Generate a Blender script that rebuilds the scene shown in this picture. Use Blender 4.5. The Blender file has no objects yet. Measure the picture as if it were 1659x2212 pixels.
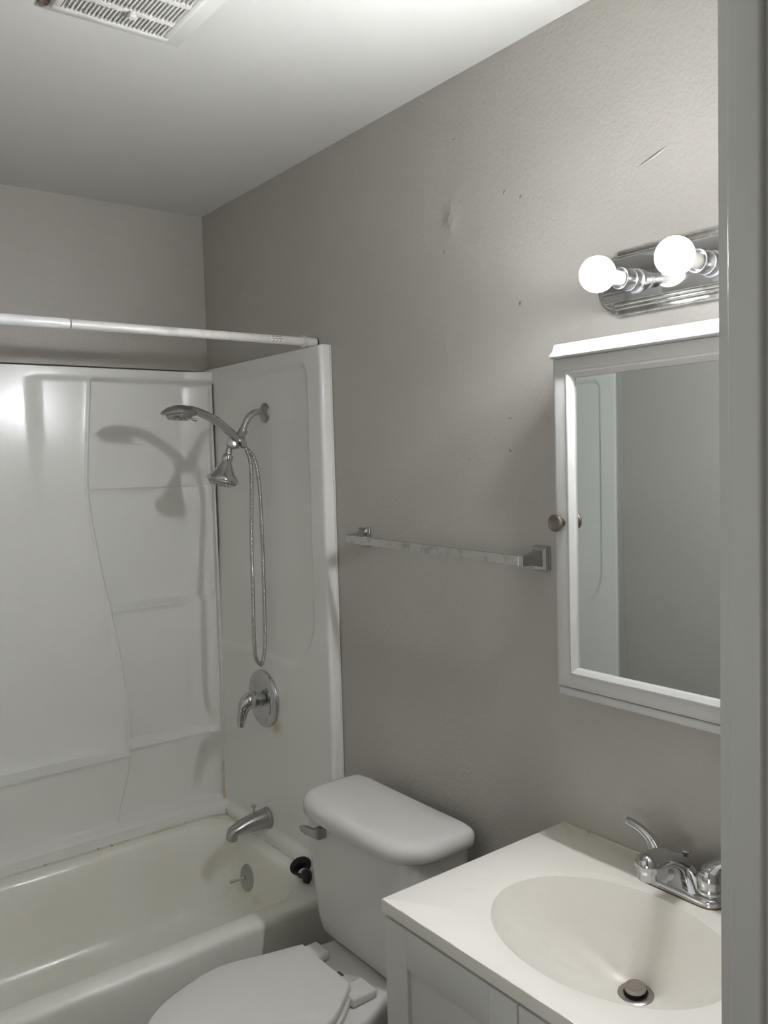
import bpy, bmesh, math, random
from mathutils import Vector, Matrix
random.seed(7)
S = bpy.context.scene
COL = S.collection

# ------------------------------------------------------------------ camera, world, exposure
cam_d = bpy.data.cameras.new('camera')
cam = bpy.data.objects.new('camera', cam_d)
COL.objects.link(cam)
cam_d.sensor_fit = 'HORIZONTAL'
cam_d.sensor_width = 36.0
cam_d.lens = 1826.2338 * 36.0 / 1659.0
cam_d.clip_start = 0.02
Rm = Matrix(((0.792425766794843, 0.05851350323301547, -0.6071553129628405),
             (-0.6093409674673457, 0.03080328137428376, -0.7923097520683031),
             (-0.027658443296112646, 0.9978112686254734, 0.06006398853272342)))
cam.matrix_world = Matrix.Translation((0, 0, 1.572065)) @ Rm.to_4x4()
S.camera = cam

W = bpy.data.worlds.new('world')
S.world = W
W.use_nodes = True
W.node_tree.nodes['Background'].inputs[0].default_value = (1.0, 1.0, 1.0, 1)
W.node_tree.nodes['Background'].inputs[1].default_value = 0.02

BULB_STRENGTH = 1620.0
HALL_FILL_POWER = 7.0
S.view_settings.view_transform = 'Standard'
S.view_settings.look = 'None'
S.view_settings.gamma = 1.0
S.view_settings.use_curve_mapping = False
S.view_settings.exposure = 0.37
S.cycles.max_bounces = 14
S.cycles.diffuse_bounces = 8
S.cycles.glossy_bounces = 6
S.cycles.sample_clamp_indirect = 6.0
S.cycles.use_denoising = True


# ------------------------------------------------------------------ materials
def new_mat(name, color=(.8, .8, .8), rough=.5, metal=0.0, spec=.5, coat=0.0):
    m = bpy.data.materials.new(name)
    m.use_nodes = True
    b = m.node_tree.nodes['Principled BSDF']
    b.inputs['Base Color'].default_value = (*color, 1)
    b.inputs['Roughness'].default_value = rough
    b.inputs['Metallic'].default_value = metal
    b.inputs['Specular IOR Level'].default_value = spec
    b.inputs['Coat Weight'].default_value = coat
    return m


def N(m, typ, **kw):
    n = m.node_tree.nodes.new(typ)
    for k, v in kw.items():
        setattr(n, k, v)
    return n


def L(m, a, b):
    m.node_tree.links.new(a, b)


def bsdf(m):
    return m.node_tree.nodes['Principled BSDF']


def pos_node(m):
    g = N(m, 'ShaderNodeNewGeometry')
    return g.outputs['Position']


def noise(m, scale, detail=3, rough=.55, vec=None):
    n = N(m, 'ShaderNodeTexNoise')
    n.inputs['Scale'].default_value = scale
    n.inputs['Detail'].default_value = detail
    n.inputs['Roughness'].default_value = rough
    L(m, vec if vec is not None else pos_node(m), n.inputs['Vector'])
    return n.outputs['Fac']


def math_n(m, op, a, b=None, c=None, clamp=False):
    n = N(m, 'ShaderNodeMath', operation=op)
    n.use_clamp = clamp
    for i, v in enumerate((a, b, c)):
        if v is None:
            continue
        if isinstance(v, (int, float)):
            n.inputs[i].default_value = v
        else:
            L(m, v, n.inputs[i])
    return n.outputs[0]


def ramp(m, fac, p0, p1, c0=(0, 0, 0), c1=(1, 1, 1)):
    n = N(m, 'ShaderNodeValToRGB')
    e = n.color_ramp.elements
    e[0].position, e[1].position = p0, p1
    e[0].color, e[1].color = (*c0, 1), (*c1, 1)
    L(m, fac, n.inputs['Fac'])
    return n.outputs['Color']


def mix_col(m, fac, a, b):
    n = N(m, 'ShaderNodeMix', data_type='RGBA')
    if isinstance(fac, (int, float)):
        n.inputs[0].default_value = fac
    else:
        L(m, fac, n.inputs[0])
    for i, v in ((6, a), (7, b)):
        if isinstance(v, tuple):
            n.inputs[i].default_value = (*v, 1)
        else:
            L(m, v, n.inputs[i])
    return n.outputs[2]


def bump(m, height, strength=.2, dist=.002):
    n = N(m, 'ShaderNodeBump')
    n.inputs['Strength'].default_value = strength
    n.inputs['Distance'].default_value = dist
    L(m, height, n.inputs['Height'])
    L(m, n.outputs['Normal'], bsdf(m).inputs['Normal'])
    return n


def blob(m, p, r):
    """1 at p, falling to 0 at distance r (p, r may be anisotropic)."""
    sub = N(m, 'ShaderNodeVectorMath', operation='SUBTRACT')
    L(m, pos_node(m), sub.inputs[0])
    sub.inputs[1].default_value = p
    div = N(m, 'ShaderNodeVectorMath', operation='DIVIDE')
    L(m, sub.outputs[0], div.inputs[0])
    div.inputs[1].default_value = r if isinstance(r, tuple) else (r, r, r)
    ln = N(m, 'ShaderNodeVectorMath', operation='LENGTH')
    L(m, div.outputs[0], ln.inputs[0])
    mr = N(m, 'ShaderNodeMapRange', interpolation_type='SMOOTHSTEP')
    mr.inputs['From Min'].default_value = 1.0
    mr.inputs['From Max'].default_value = 0.0
    L(m, ln.outputs['Value'], mr.inputs['Value'])
    return mr.outputs[0]


# wall paint: greige satin paint with orange-peel roller texture, a few nail bumps and scuffs
M_wall = new_mat('greige_wall_paint', (.47, .445, .41), .42, spec=.45)
h = noise(M_wall, 130, 2, .5)
h2 = noise(M_wall, 9, 2, .5)
hh = math_n(M_wall, 'MULTIPLY_ADD', h2, 1.2, h)
spots = [((1.35, 1.508, 1.869), (.03, .011, .017), 1.4), ((1.35, 1.504, 1.832), (.03, .010, .014), 1.3),
         ((1.35, 1.304, 2.142), .005, 2.5), ((1.35, 1.257, 2.120), .005, 2.5), ((1.35, 1.263, 1.8995), .006, 3.0),
         ((1.35, 1.501, 2.056), .005, 2.0), ((1.35, 1.46, 2.30), .005, 2.0), ((1.35, 1.16, 1.72), .005, 2.0),
         ((1.35, 1.30, 1.66), .006, 2.2), ((1.35, 1.30, 1.59), .007, 2.2), ((1.35, 1.43, 1.573), .005, 2.0)]
for p, r, a in spots:
    hh = math_n(M_wall, 'MULTIPLY_ADD', blob(M_wall, p, r), a, hh)
# scraped patch of paint
pn = math_n(M_wall, 'MULTIPLY', blob(M_wall, (1.35, 1.475, 2.128), (.05, .038, .06)), noise(M_wall, 45, 3, .6))
hh = math_n(M_wall, 'MULTIPLY_ADD', pn, 6.0, hh)
# the sharp diagonal scratch above the lamp
sep = N(M_wall, 'ShaderNodeSeparateXYZ')
L(M_wall, pos_node(M_wall), sep.inputs[0])
du = math_n(M_wall, 'ADD', math_n(M_wall, 'SUBTRACT', sep.outputs[2], 2.1075), math_n(M_wall, 'MULTIPLY', math_n(M_wall, 'SUBTRACT', sep.outputs[1], .934), .32))
ridge = math_n(M_wall, 'SUBTRACT', 1.0, math_n(M_wall, 'MULTIPLY', math_n(M_wall, 'ABSOLUTE', du), 330), clamp=True)
ridge = math_n(M_wall, 'MULTIPLY', ridge, blob(M_wall, (1.35, .934, 2.109), (.05, .036, .05)))
hh = math_n(M_wall, 'MULTIPLY_ADD', ridge, 4.0, hh)
bump(M_wall, hh, .7, .0019)
L(M_wall, mix_col(M_wall, ramp(M_wall, noise(M_wall, 2.2, 2), .35, .7), (.455, .435, .402), (.437, .417, .385)), bsdf(M_wall).inputs['Base Color'])

M_hall = new_mat('hall_wall_paint', (.40, .38, .34), .6)

M_ceil = new_mat('white_ceiling_paint', (.66, .65, .62), .75, spec=.3)
cb = math_n(M_ceil, 'MULTIPLY_ADD', noise(M_ceil, 6, 3), 2.0, noise(M_ceil, 90, 2))
bump(M_ceil, cb, .22, .0015)
# brown unpainted scrap beside the vent
st = blob(M_ceil, (.505, 1.650, 2.44), (.016, .030, .03))
L(M_ceil, mix_col(M_ceil, ramp(M_ceil, st, .12, .3), (.66, .65, .62), mix_col(M_ceil, ramp(M_ceil, noise(M_ceil, 120, 2), .4, .6), (.30, .24, .20), (.13, .10, .085))), bsdf(M_ceil).inputs['Base Color'])

M_floor = new_mat('brown_vinyl_floor', (.12, .09, .07), .45)
L(M_floor, mix_col(M_floor, ramp(M_floor, noise(M_floor, 14, 5), .3, .7), (.10, .075, .058), (.16, .125, .10)), bsdf(M_floor).inputs['Base Color'])

M_trim = new_mat('white_trim_paint', (.50, .50, .475), .38)
bump(M_trim, noise(M_trim, 60, 2), .06, .001)

# glossy fibreglass of the surround, tan stains at the corner caulk and under the valve
M_fib = new_mat('white_fibreglass', (.82, .818, .79), .22, spec=.5)
bump(M_fib, noise(M_fib, 28, 2), .045, .003)
rust = math_n(M_fib, 'MULTIPLY', blob(M_fib, (1.315, 2.305, .748), (.03, .055, .05)), ramp(M_fib, noise(M_fib, 40, 3), .25, .6))
grime = math_n(M_fib, 'MULTIPLY', blob(M_fib, (1.315, 2.36, .345), (.05, .25, .045)), ramp(M_fib, noise(M_fib, 30, 4), .45, .7))
c1 = mix_col(M_fib, math_n(M_fib, 'MULTIPLY', rust, .8), (.82, .818, .79), (.52, .36, .20))
c1 = mix_col(M_fib, math_n(M_fib, 'MULTIPLY', grime, .5), c1, (.50, .46, .34))
L(M_fib, c1, bsdf(M_fib).inputs['Base Color'])

M_tub = new_mat('cream_tub_enamel', (.74, .725, .67), .22, spec=.5)
bump(M_tub, noise(M_tub, 14, 2), .03, .003)
sc = math_n(M_tub, 'MULTIPLY', blob(M_tub, (1.235, 2.39, .2), (.16, .22, .12)), ramp(M_tub, noise(M_tub, 22, 5), .45, .7))
L(M_tub, mix_col(M_tub, math_n(M_tub, 'MULTIPLY', sc, .45), mix_col(M_tub, ramp(M_tub, noise(M_tub, 5, 4), .4, .75), (.82, .808, .75), (.79, .775, .705)), (.56, .52, .40)), bsdf(M_tub).inputs['Base Color'])

M_caulk = new_mat('stained_caulk', (.66, .63, .54), .6)
cn = noise(M_caulk, 26, 5, .7)
L(M_caulk, mix_col(M_caulk, ramp(M_caulk, cn, .60, .67), mix_col(M_caulk, ramp(M_caulk, noise(M_caulk, 7, 3), .35, .65), (.68, .66, .60), (.56, .52, .40)), (.16, .13, .09)), bsdf(M_caulk).inputs['Base Color'])
M_seam = new_mat('tan_stained_seam', (.6, .5, .36), .6)
sz = N(M_seam, 'ShaderNodeSeparateXYZ')
L(M_seam, pos_node(M_seam), sz.inputs[0])
zr = math_n(M_seam, 'MULTIPLY_ADD', noise(M_seam, 20, 4, .7), .9, math_n(M_seam, 'MULTIPLY', sz.outputs[2], -.75))
L(M_seam, mix_col(M_seam, ramp(M_seam, zr, -.25, .15), (.76, .75, .71), (.58, .46, .32)), bsdf(M_seam).inputs['Base Color'])

M_chrome = new_mat('polished_chrome', (.56, .56, .565), .06, 1.0)
M_chrome_w = new_mat('worn_chrome', (.62, .62, .60), .16, 1.0)
L(M_chrome_w, ramp(M_chrome_w, noise(M_chrome_w, 55, 5, .65), .3, .8, (.08,) * 3, (.38,) * 3), bsdf(M_chrome_w).inputs['Roughness'])
L(M_chrome_w, mix_col(M_chrome_w, ramp(M_chrome_w, noise(M_chrome_w, 40, 4), .5, .7), (.66, .66, .64), (.46, .45, .42)), bsdf(M_chrome_w).inputs['Base Color'])
M_satin = new_mat('satin_chrome', (.42, .42, .41), .28, 1.0)
M_hose = new_mat('braided_hose_metal', (.50, .48, .46), .22, 1.0)
M_black = new_mat('black_rubber', (.008, .008, .008), .45)
M_dark = new_mat('dark_gap', (.02, .018, .015), .8)
M_nickel = new_mat('brushed_bronze_nickel', (.235, .20, .17), .36, 1.0)

M_cab = new_mat('white_lacquer', (.54, .537, .52), .38)
M_van = new_mat('white_painted_cabinet', (.66, .66, .63), .42)
M_top = new_mat('cultured_marble', (.82, .79, .73), .22)
ts = math_n(M_top, 'MULTIPLY', ramp(M_top, noise(M_top, 16, 5, .6), .62, .78), .22)
L(M_top, mix_col(M_top, ts, mix_col(M_top, ramp(M_top, noise(M_top, 4, 2), .4, .7), (.82, .79, .73), (.80, .77, .705)), (.50, .46, .38)), bsdf(M_top).inputs['Base Color'])
M_porc = new_mat('white_porcelain', (.70, .69, .665), .12)
M_seat = new_mat('white_seat_plastic', (.70, .69, .65), .35)
M_gunk = new_mat('brown_gasket_grime', (.16, .10, .055), .7)
M_socket = new_mat('hazy_chrome', (.60, .60, .61), .24, 1.0)
M_drain = new_mat('tarnished_drain_metal', (.44, .40, .37), .30, 1.0)
M_mirror = new_mat('mirror_silver', (.68, .72, .70), .01, 1.0)
M_rod = new_mat('white_rod_enamel', (.74, .74, .73), .2)
bump(M_rod, noise(M_rod, 60, 2), .03, .001)
M_rod2 = new_mat('dirty_white_rod_enamel', (.70, .69, .66), .28)
L(M_rod2, mix_col(M_rod2, ramp(M_rod2, noise(M_rod2, 30, 4), .55, .8), (.72, .71, .68), (.5, .47, .4)), bsdf(M_rod2).inputs['Base Color'])
M_vent = new_mat('white_vent_plastic', (.74, .735, .70), .5)
M_ventd = new_mat('dark_vent_inside', (.15, .14, .125), .9)  # even dark tone of the plate behind the slats
M_paper = new_mat('sticker_paper', (.85, .84, .82), .6)
M_red = new_mat('sticker_red', (.30, .012, .02), .5)
M_ink = new_mat('sticker_ink', (.12, .11, .11), .6)

# frosted LED globe: most of the light leaves through the front half of the globe
M_bulb = bpy.data.materials.new('frosted_led_glow')
M_bulb.use_nodes = True
nt = M_bulb.node_tree
nt.nodes.remove(nt.nodes['Principled BSDF'])
em = N(M_bulb, 'ShaderNodeEmission')
em.inputs['Color'].default_value = (.975, 1.0, 1.03, 1)
L(M_bulb, em.outputs[0], nt.nodes['Material Output'].inputs['Surface'])
sx = N(M_bulb, 'ShaderNodeSeparateXYZ')
L(M_bulb, pos_node(M_bulb), sx.inputs[0])
mr = N(M_bulb, 'ShaderNodeMapRange')
mr.inputs['From Min'].default_value = 1.193
mr.inputs['From Max'].default_value = 1.1705
mr.inputs['To Min'].default_value = BULB_STRENGTH * .007
mr.inputs['To Max'].default_value = BULB_STRENGTH
L(M_bulb, sx.outputs[0], mr.inputs['Value'])
L(M_bulb, mr.outputs[0], em.inputs['Strength'])


# ------------------------------------------------------------------ building helpers
ROOT = {}


def base_of(parent):
    p = parent
    while p.parent:
        p = p.parent
    return Vector(ROOT.get(p.name, (0, 0, 0)))


class MB:
    """collects pieces into one mesh (world coordinates)"""

    def __init__(self):
        self.v, self.f = [], []

    def add(self, verts, faces):
        o = len(self.v)
        self.v += [tuple(p) for p in verts]
        self.f += [tuple(i + o for i in q) for q in faces]
        return self

    def box(self, lo, hi, bev=0.0, seg=2):
        bm = bmesh.new()
        bmesh.ops.create_cube(bm, size=1)
        c = [(a + b) / 2 for a, b in zip(lo, hi)]
        d = [abs(b - a) for a, b in zip(lo, hi)]
        for v in bm.verts:
            v.co = Vector((c[0] + v.co.x * d[0], c[1] + v.co.y * d[1], c[2] + v.co.z * d[2]))
        if bev:
            bmesh.ops.bevel(bm, geom=list(bm.edges), offset=bev, segments=seg, profile=.5, affect='EDGES', clamp_overlap=True)
        bm.verts.index_update()
        self.add([v.co.copy() for v in bm.verts], [[v.index for v in f.verts] for f in bm.faces])
        bm.free()
        return self

    def loft(self, rings, cap0=True, cap1=True, close=True):
        n = len(rings[0])
        v = [p for r in rings for p in r]
        f = []
        for i in range(len(rings) - 1):
            for j in range(n if close else n - 1):
                k = (j + 1) % n
                f.append((i * n + j, i * n + k, (i + 1) * n + k, (i + 1) * n + j))
        if cap0:
            f.append(tuple(range(n))[::-1])
        if cap1:
            b = (len(rings) - 1) * n
            f.append(tuple(range(b, b + n)))
        return self.add(v, f)

    def lathe(self, prof, origin, axis, n=28, cap=True):
        """prof: list of (radius, height along axis)"""
        ax = Vector(axis).normalized()
        e1 = ax.orthogonal().normalized()
        e2 = ax.cross(e1)
        o = Vector(origin)
        rings = []
        for r, hh_ in prof:
            r = max(r, 1e-5)
            rings.append([o + ax * hh_ + (e1 * math.cos(t) + e2 * math.sin(t)) * r for t in [2 * math.pi * k / n for k in range(n)]])
        return self.loft(rings, cap, cap)

    def tube(self, pts, rad, n=14, sub=6, cap=True, flat=None):
        """smooth tube through pts; rad: number or list; flat: (up vector, ratio list) for an oval section"""
        P = [Vector(p) for p in pts]
        Rr = rad if isinstance(rad, (list, tuple)) else [rad] * len(P)
        cp, cr = [], []
        if sub > 1 and len(P) > 2:
            for i in range(len(P) - 1):
                p0, p1, p2, p3 = P[max(i - 1, 0)], P[i], P[i + 1], P[min(i + 2, len(P) - 1)]
                for k in range(sub):
                    t = k / sub
                    cp.append(.5 * ((2 * p1) + (p2 - p0) * t + (2 * p0 - 5 * p1 + 4 * p2 - p3) * t * t + (3 * p1 - p0 - 3 * p2 + p3) * t ** 3))
                    cr.append(Rr[i] + (Rr[i + 1] - Rr[i]) * t)
            cp.append(P[-1])
            cr.append(Rr[-1])
        else:
            cp, cr = P, list(Rr)
        up = None
        rings = []
        for i, p in enumerate(cp):
            t = (cp[min(i + 1, len(cp) - 1)] - cp[max(i - 1, 0)]).normalized()
            if flat:
                a = Vector(flat[0])
                a = (a - t * a.dot(t)).normalized()
            else:
                if up is None:
                    up = t.orthogonal().normalized()
                up = (up - t * up.dot(t)).normalized()
                a = up
            b = t.cross(a)
            ra = cr[i] * (flat[1] if flat else 1.0)
            rings.append([p + a * math.cos(q) * ra + b * math.sin(q) * cr[i] for q in [2 * math.pi * k / n for k in range(n)]])
        return self.loft(rings, cap, cap)

    def grid(self, rows):
        n = len(rows[0])
        v = [p for r in rows for p in r]
        f = []
        for i in range(len(rows) - 1):
            for j in range(n - 1):
                f.append((i * n + j, i * n + j + 1, (i + 1) * n + j + 1, (i + 1) * n + j))
        return self.add(v, f)

    def build(self, name, mat, parent=None, smooth=True, angle=38):
        b = base_of(parent) if parent else Vector((0, 0, 0))
        me = bpy.data.meshes.new(name)
        me.from_pydata([(p[0] - b.x, p[1] - b.y, p[2] - b.z) for p in self.v], [], self.f)
        bm = bmesh.new()
        bm.from_mesh(me)
        bmesh.ops.recalc_face_normals(bm, faces=bm.faces)
        bm.to_mesh(me)
        bm.free()
        if smooth:
            me.polygons.foreach_set('use_smooth', [True] * len(me.polygons))
            me.set_sharp_from_angle(angle=math.radians(angle))
        me.materials.append(mat)
        o = bpy.data.objects.new(name, me)
        COL.objects.link(o)
        if parent:
            o.parent = parent
        return o


def thing(name, loc, label, cat, group=None):
    o = bpy.data.objects.new(name, None)
    o.empty_display_size = .05
    COL.objects.link(o)
    o.location = loc
    ROOT[o.name] = tuple(loc)
    o['label'] = label
    o['category'] = cat
    if group:
        o['group'] = group
    return o


def struct(o):
    o['kind'] = 'structure'
    return o


def rrect(x0, x1, y0, y1, r, k=8, m=6):
    """rounded rectangle, constant vertex count, counter-clockwise, as (x, y)"""
    r = min(r, (x1 - x0) / 2 - 1e-4, (y1 - y0) / 2 - 1e-4)
    cs = [(x1 - r, y0 + r, -90), (x1 - r, y1 - r, 0), (x0 + r, y1 - r, 90), (x0 + r, y0 + r, 180)]
    arcs = []
    for cx, cy, a0 in cs:
        arcs.append([(cx + r * math.cos(math.radians(a0 + 90 * i / k)), cy + r * math.sin(math.radians(a0 + 90 * i / k))) for i in range(k + 1)])
    out = []
    for i in range(4):
        out += arcs[i]
        a, b = arcs[i][-1], arcs[(i + 1) % 4][0]
        out += [(a[0] + (b[0] - a[0]) * t / m, a[1] + (b[1] - a[1]) * t / m) for t in range(1, m)]
    return out


def sstep(a, b, x):
    t = min(1, max(0, (x - a) / (b - a)))
    return t * t * (3 - 2 * t)


def lerp_tab(tab, z):
    tab = sorted(tab)
    if z <= tab[0][0]:
        return tab[0][1]
    for (a, x), (b, y) in zip(tab, tab[1:]):
        if z <= b:
            return x + (y - x) * (z - a) / (b - a)
    return tab[-1][1]


# ------------------------------------------------------------------ the room
XL, XR, YB, ZC = -.17, 1.35, 2.763, 2.44
YF0, YF1 = .385, .50           # front wall with the doorway
struct(MB().box((-1.2, -1.3, -.1), (1.75, 2.95, 0)).build('floor', M_floor, smooth=False))
struct(MB().box((-1.2, -1.3, ZC), (1.75, 2.95, ZC + .1)).build('ceiling', M_ceil, smooth=False))
struct(MB().box((XR, YF0, 0), (XR + .12, 2.95, ZC)).build('wall_right', M_wall, smooth=False))
struct(MB().box((XL - .12, YF0, 0), (XL, 2.95, ZC)).build('wall_left', M_wall, smooth=False))
struct(MB().box((XL, YB, 1.905), (XR, 2.95, ZC)).box((XL, 2.87, 0), (XR, 2.95, 1.905)).build('wall_back', M_wall, smooth=False))
DX0, DX1, DZ = .02, .853, 2.20
struct(MB().box((DX1, YF0, 0), (XR, YF1, ZC)).box((XL, YF0, 0), (DX0 - .018, YF1, ZC)).box((DX0 - .018, YF0, DZ + .02), (DX1, YF1, ZC)).build('wall_front', M_wall, smooth=False))
# hallway the picture is taken from
struct(MB().box((-1.2, -1.3, 0), (-1.1, YF0, ZC)).box((1.65, -1.3, 0), (1.75, YF0, ZC)).box((-1.1, -1.3, 0), (1.65, -1.2, ZC))
       .box((XR + .12, YF0 - .05, 0), (1.65, YF0, ZC)).box((-1.1, YF0 - .05, 0), (XL - .12, YF0, ZC)).build('wall_hall', M_hall, smooth=False))
# door frame: jamb boards with the stop strip
jx = .835
jm = MB().box((jx, YF0 - .004, 0), (DX1, YF1, DZ), .003, 2)
jm.box((jx - .011, .447, 0), (jx + .002, .4835, DZ - .002), .004, 3)
jm.box((DX0 - .018, YF0 - .004, 0), (DX0, YF1, DZ), .003, 2)
jm.box((DX0 - .018, YF0 - .004, DZ), (DX1, YF1, DZ + .018), .003, 2)
struct(jm.build('trim_1', M_trim))
struct(MB().box((DX1 - .012, YF0 - .018, 0), (DX1 + .055, YF0, DZ + .06), .004, 2)
       .box((DX0 - .075, YF0 - .018, 0), (DX0 - .008, YF0, DZ + .06), .004, 2)
       .box((DX0 - .0079, YF0 - .018, DZ + .008), (DX1 - .0121, YF0, DZ + .06), .004, 2).build('trim_2', M_trim))
struct(MB().box((XR - .012, 1.17, 0), (XR, 1.94, .08), .003, 2).build('baseboard_right', M_trim))

# fill lamp added in the unseen hallway, behind and left of the viewer
wl = bpy.data.lights.new('hall_fill', 'AREA')
wl.energy = HALL_FILL_POWER
wl.shape = 'RECTANGLE'
wl.size, wl.size_y = .80, .80
wl.color = (1.0, 1.0, .98)
wlo = bpy.data.objects.new('hall_fill', wl)
COL.objects.link(wlo)
wlo.location = (-1.085, -.45, .90)
wlo.rotation_euler = (0, math.radians(-90), 0)
fw = MB()  # window-like frame made up around the added fill lamp
for lo, hi in (((-1.1, -1.02, .48), (-1.07, .12, .54)), ((-1.1, -1.02, 1.34), (-1.07, .12, 1.40)), ((-1.1, -1.02, .54), (-1.07, -.96, 1.34)), ((-1.1, .06, .54), (-1.07, .12, 1.34))):
    fw.box(lo, hi, .004, 2)
struct(fw.build('hall_fill_frame', M_trim))
# unseen white door added along the left side to bounce light back
dr = struct(MB().box((-.040, .504, .012), (-.004, 1.285, DZ - .01), .003, 2).build('bounce_door', M_trim))
MB().lathe([(.012, 0), (.012, .03), (.026, .04), (.028, .055), (.018, .066), (0, .068)], (-.004, 1.225, .95), (1, 0, 0), 24).build('bounce_door_knob', M_chrome, dr)

# ------------------------------------------------------------------ bathtub
tub = thing('bathtub', (.59, 2.35, 0), 'white enamel bathtub filling the alcove below the shower surround', 'bathtub')
rings = []


def ring(x0, x1, y0, y1, r, z):
    rings.append([(x, y, z) for x, y in rrect(x0, x1, y0, y1, r, 10, 10)])


X0, X1, Y0, Y1, ZT = XL + .001, XR - .001, 1.945, 2.80, .355
ring(X0, X1, Y0 + .012, Y1, .004, 0.0)
ring(X0, X1, Y0 + .006, Y1, .004, .20)
ring(X0, X1, Y0, Y1, .004, ZT - .022)
ring(X0, X1, Y0 + .002, Y1, .005, ZT - .012)
ring(X0, X1, Y0 + .007, Y1, .006, ZT - .004)
ring(X0, X1, Y0 + .016, Y1, .008, ZT)
ox0, ox1, oy0, oy1 = -.085, 1.262, 2.012, 2.632
ring(ox0 - .014, ox1 + .016, oy0 - .006, oy1 + .008, .15, ZT)
ring(ox0 - .004, ox1 + .003, oy0 + .002, oy1 - .001, .15, ZT - .004)
ring(ox0 + .006, ox1 - .008, oy0 + .012, oy1 - .010, .15, ZT - .016)
for t, ins_l, ins_r, ins_y in ((.16, .03, .010, .020), (.4, .075, .022, .034), (.65, .13, .036, .048), (.85, .18, .055, .064), (.95, .22, .082, .09), (1.0, .28, .15, .15)):
    ring(ox0 + ins_l, ox1 - ins_r, oy0 + ins_y, oy1 - ins_y, .15 - .01 * t, ZT - .016 - (ZT - .016 - .07) * t)
ring(.30, .95, 2.27, 2.37, .04, .066)
MB().loft(rings, True, True).build('tub_shell', M_tub, tub, angle=60)


def strip_tube(pts, r, name, mat, parent):
    return MB().tube(pts, r, 8, 5).build(name, mat, parent)


strip_tube([(-.13, 2.672, ZT), (.4, 2.668, ZT), (.9, 2.668, ZT), (1.20, 2.664, ZT), (1.255, 2.64, ZT), (1.292, 2.58, ZT), (1.298, 2.45, ZT), (1.298, 2.2, ZT), (1.298, 2.0, ZT)],
           .0055, 'caulk_bead', M_caulk, tub)
# overflow plate on the drain-end slope
od = Vector((-1, 0, .16)).normalized()
oc = Vector((1.2455, 2.402, .2355))
ovp = MB().lathe([(.045, -.004), (.045, .003), (.043, .0058), (.038, .0072), (.012, .0080), (.0, .0080)], oc, od, 36).build('overflow_plate', M_satin, tub)
e2 = Vector((0, 1, 0))
e3 = od.cross(e2).normalized()
lv = MB().lathe([(.0055, 0), (.0055, .012), (.004, .014), (0, .014)], oc + od * .007 + e2 * .004 + e3 * -.002, od, 16)
lv.tube([oc + od * .016 + e2 * .004, oc + od * .050 + e2 * .030 - Vector((0, 0, .016))], [.0042, .0062], 12, 1)
lv.build('trip_lever', M_chrome, ovp)
MB().tube([oc + od * .0078 - e2 * .010 + Vector((0, 0, -.004)), oc + od * .0078 - e2 * .017 + Vector((0, 0, -.010)), oc + od * .0078 - e2 * .017 + Vector((0, 0, -.018))], .0013, 6, 5).build('lever_slot', M_dark, ovp)

# ------------------------------------------------------------------ tub surround
sur = thing('tub_surround', (.59, 2.74, .355), 'glossy white fibreglass tub surround with moulded corner shelves', 'tub surround')
FC, FCOL = 2.688, 2.714
curve = [(.393, .940), (.5392, .9749), (.6765, .986), (.8167, .9816), (.9576, .9666), (1.0977, .9443), (1.2359, .9193), (1.3713, .9006), (1.4308, .8932), (1.4898, .8873), (1.56, .8885), (1.665, .8972), (1.847, .9118)]


def smooth_tab(tab):
    out = []
    z = tab[0][0]
    while z <= tab[-1][0]:
        s = sum(lerp_tab(tab, z + d) for d in (-.03, -.015, 0, .015, .03)) / 5
        out.append((z, s))
        z += .01
    return out


curve = smooth_tab(curve)
LED, SH3, SH2, SH1, ZTOP = .633, .643, 1.108, 1.503, 1.850


def corner_fold(x):
    """the panel folds forward towards the corner after a crisp crease"""
    t = .004 * math.log1p(math.exp(min(50, (x - 1.221) / .004)))
    return .19 * t + 1.5 * t * t


def back_depth(x, z, xb):
    """y of the panel face at x (0.59 .. 1.31 half) and z"""
    side = sstep(xb - .008, xb + .008, x)
    # column with stacked shelves
    s = min(1, max(0, (x - xb - .004) / (1.300 - xb)))
    if z > SH1:
        D, t, g = .02, (ZTOP - z) / (ZTOP - SH1), math.sin(math.pi * s) ** .7
    elif z > SH2:
        D, t, g = .062, (SH1 - z) / (SH1 - SH2), math.sin(math.pi * s) ** .7
    elif z > SH3:
        D, t, g = .070, (SH2 - z) / (SH2 - SH3), min(1, s / .16) ** .5 * max(0, 1 - s) ** .55
    else:
        D, t, g = 0, 0, 0
    col = FCOL + D * g * max(0, min(1, t)) ** 1.25 + (.030 * (SH3 - z) / (SH3 - .40) if z < SH3 else 0)
    col -= corner_fold(x)
    # middle panel with the long soap ledge
    if z > LED:
        t = min(1, max(0, (ZTOP - z) / (ZTOP - LED)))
        d = max(0, xb - x)
        cen = FC + .075 * t ** 2.2 * min(1, d / .13) ** .6 + .010 * sstep(.125, .165, abs(x - .59)) * sstep(.9, 1.5, z)
    else:
        cen = FC + .034 * (LED - z) / (LED - .40)
    fade = sstep(.40, .56, z)
    cen = cen + (FCOL - cen) * (1 - fade) if z < LED else cen
    y = cen + (col - cen) * side
    y -= .008 * math.exp(-((x - xb) / .0065) ** 2) * sstep(.45, .6, z)
    for c_, a_ in ((SH1, .006), (SH2, .007), (SH3, .007)):
        if z < c_:
            y -= a_ * math.exp(-((z - c_) / .010) ** 2) * side * (1 - sstep(1.19, 1.215, x))
    if z < LED:
        y -= .007 * math.exp(-((z - LED) / .010) ** 2) * (1 - side)
    # top flange overhang, bottom lip
    y += (2.688 - corner_fold(x) - y) * sstep(1.846, 1.866, z)
    y += (2.668 - corner_fold(x) - y) * (1 - sstep(.392, .408, z))
    return y


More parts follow.
